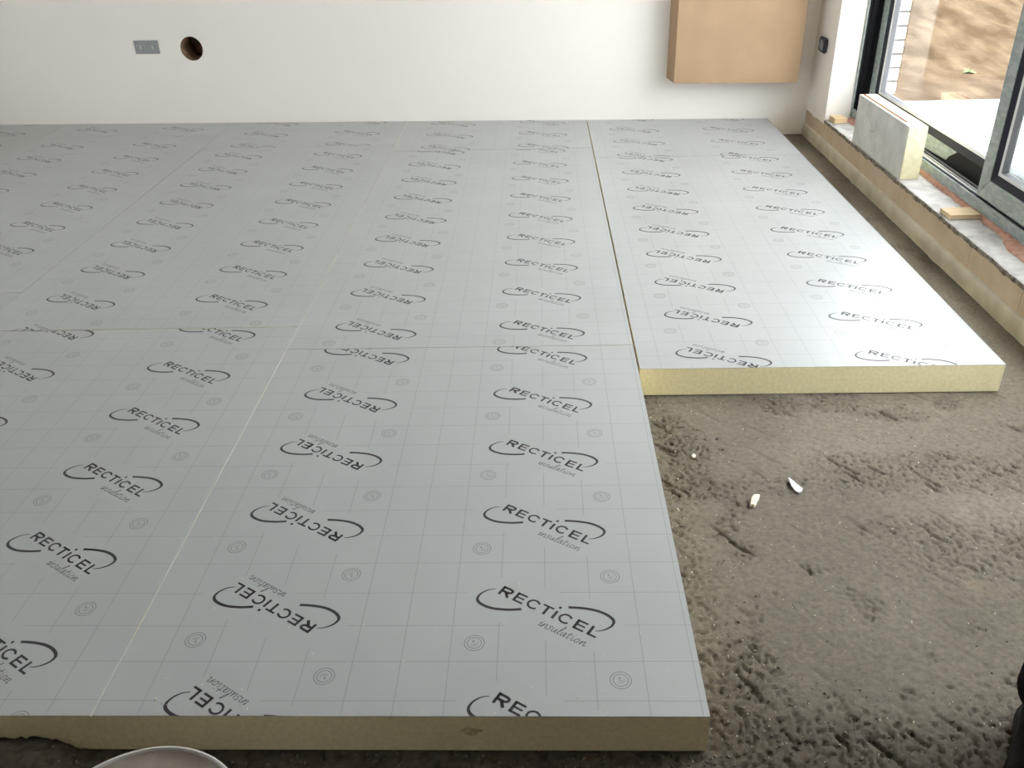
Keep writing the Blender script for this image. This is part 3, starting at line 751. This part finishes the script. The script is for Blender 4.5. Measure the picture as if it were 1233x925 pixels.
chain(n_, ed, 'pelvis', [('waist', ((0, 0, 1.08), (.135, .10))), ('chest', ((0, .01, 1.27), (.165, .115))), ('neckbase', ((0, .01, 1.42), (.10, .075))), ('neck', ((0, .0, 1.50), .050)), ('jaw', ((0, -.022, 1.565), (.064, .070))), ('face', ((0, -.012, 1.645), (.082, .096))), ('crown', ((0, -.005, 1.725), (.066, .078)))])
for sg, nm in ((-1, 'r'), (1, 'l')):
    chain(n_, ed, 'pelvis', [('hip'+nm, ((sg*.095, 0, .88), .090)), ('thigh'+nm, ((sg*.105, -.005, .70), .078)), ('knee'+nm, ((sg*.11, -.01, .49), .055)), ('calf'+nm, ((sg*.112, .02, .33), .052)), ('ankle'+nm, ((sg*.115, .03, .10), .036)), ('toe'+nm, ((sg*.13, -.09, .04), (.038, .026)))])
    chain(n_, ed, 'neckbase', [('sh'+nm, ((sg*.175, .01, 1.41), .055)), ('el'+nm, ((sg*.24, .03, 1.14), .040)), ('wr'+nm, ((sg*.255, -.05, .90), .026)), ('palm'+nm, ((sg*.255, -.065, .845), (.018, .036))), ('knk'+nm, ((sg*.255, -.075, .805), (.014, .036)))])
    for j, (dy, ln) in enumerate([(-.028, .068), (-.009, .078), (.010, .072), (.028, .056)]):
        y0_ = -.075+dy
        chain(n_, ed, 'knk'+nm, [(f'f{j}a'+nm, ((sg*.255, y0_, .785), .0095)), (f'f{j}b'+nm, ((sg*.252, y0_-.006, .785-ln*.55), .0085)), (f'f{j}c'+nm, ((sg*.243, y0_-.012, .785-ln), .0072))])
    chain(n_, ed, 'palm'+nm, [('t0'+nm, ((sg*.250, -.105, .838), .012)), ('t1'+nm, ((sg*.246, -.125, .812), .0105)), ('t2'+nm, ((sg*.243, -.132, .785), .0085))])
body = skin('body', n_, ed, M_skin, PR)
# face details
M_eye = mat('eye', (.6, .6, .58), .3, .5)
for sg in (-1, 1):
    b = MB(); N = 10
    b.grid([[(sg*.03+.011*math.sin(a)*math.cos(2*math.pi*k/N), -.090-.006*math.cos(a), 1.642+.009*math.sin(a)*math.sin(2*math.pi*k/N)) for k in range(N)] for a in (0.05, .6, 1.1, 1.57)], closed=True)
    b.build('eye', M_eye, PR, smooth=True)
skin('nose', {'a': ((0, -.10, 1.635), .009), 'b': ((0, -.116, 1.605), .013), 'c': ((0, -.10, 1.597), .012)}, [('a', 'b'), ('b', 'c')], M_skin, PR)
b = MB(); b.box(-.022, .022, -.097, -.088, 1.566, 1.576); b.build('mouth', mat('lips', (.40, .18, .15), .6, .3), PR, bevel=.003)
for sg in (-1, 1): skin('ear', {'a': ((sg*.076, .0, 1.65), (.007, .014)), 'b': ((sg*.074, .003, 1.615), (.006, .010))}, [('a', 'b')], M_skin, PR)
skin('hair', {'a': ((0, .004, 1.745), (.084, .094)), 'b': ((0, .045, 1.67), (.086, .072)), 'c': ((0, .045, 1.58), (.064, .045))}, [('a', 'b'), ('b', 'c')], M_hair, PR)
# clothes
n_ = {'p': ((0, 0, .93), (.175, .125))}; ed = []
chain(n_, ed, 'p', [('w', ((0, 0, 1.08), (.155, .115)))])
for sg, nm in ((-1, 'r'), (1, 'l')):
    chain(n_, ed, 'p', [('a'+nm, ((sg*.10, 0, .85), .108)), ('b'+nm, ((sg*.108, -.005, .70), .096)), ('c'+nm, ((sg*.112, -.01, .49), .080)), ('d'+nm, ((sg*.114, .012, .32), .078)), ('e'+nm, ((sg*.116, .02, .16), .076)), ('f'+nm, ((sg*.116, .02, .085), .080))])
skin('trousers', n_, ed, M_trouser, PR)
n_ = {'w': ((0, 0, .86), (.190, .145))}; ed = []
chain(n_, ed, 'w', [('w2', ((0, 0, .98), (.182, .138)))])
chain(n_, ed, 'w2', [('a', ((0, 0, 1.10), (.165, .125))), ('b', ((0, .01, 1.28), (.185, .135))), ('c', ((0, .01, 1.41), (.12, .09))), ('d', ((0, .0, 1.475), (.07, .065)))])
for sg, nm in ((-1, 'r'), (1, 'l')):
    chain(n_, ed, 'c', [('s'+nm, ((sg*.175, .01, 1.405), .070)), ('e'+nm, ((sg*.24, .03, 1.14), .056)), ('w'+nm, ((sg*.255, -.042, .925), .042))])
skin('jacket', n_, ed, M_jacket, PR)
for sg in (-1, 1):
    x = sg*.116
    o = skin('boot', {'a': ((x, .035, .20), .052), 'b': ((x, .035, .09), (.050, .055)), 'h': ((x, .05, .045), (.045, .042)), 'm': ((x+sg*.006, -.06, .052), (.052, .044)), 't': ((x+sg*.012, -.16, .040), (.052, .036)), 'e': ((x+sg*.012, -.20, .034), (.040, .028))}, [('a', 'b'), ('b', 'h'), ('b', 'm'), ('m', 't'), ('t', 'e')], M_boot, PR)
    pr = [(x+sg*.0+px_, py_) for px_, py_ in [(-.035, .095), (-.048, .06), (-.046, -.03), (-.052+sg*.008, -.12), (-.045+sg*.012, -.19), (-.018+sg*.012, -.228), (.018+sg*.012, -.228), (.045+sg*.012, -.19), (.052+sg*.008, -.12), (.046, -.03), (.048, .06), (.035, .095)]]
    b = MB(); b.prism(pr, 0, .022); b.build('boot_sole', M_sole, o, bevel=.004)
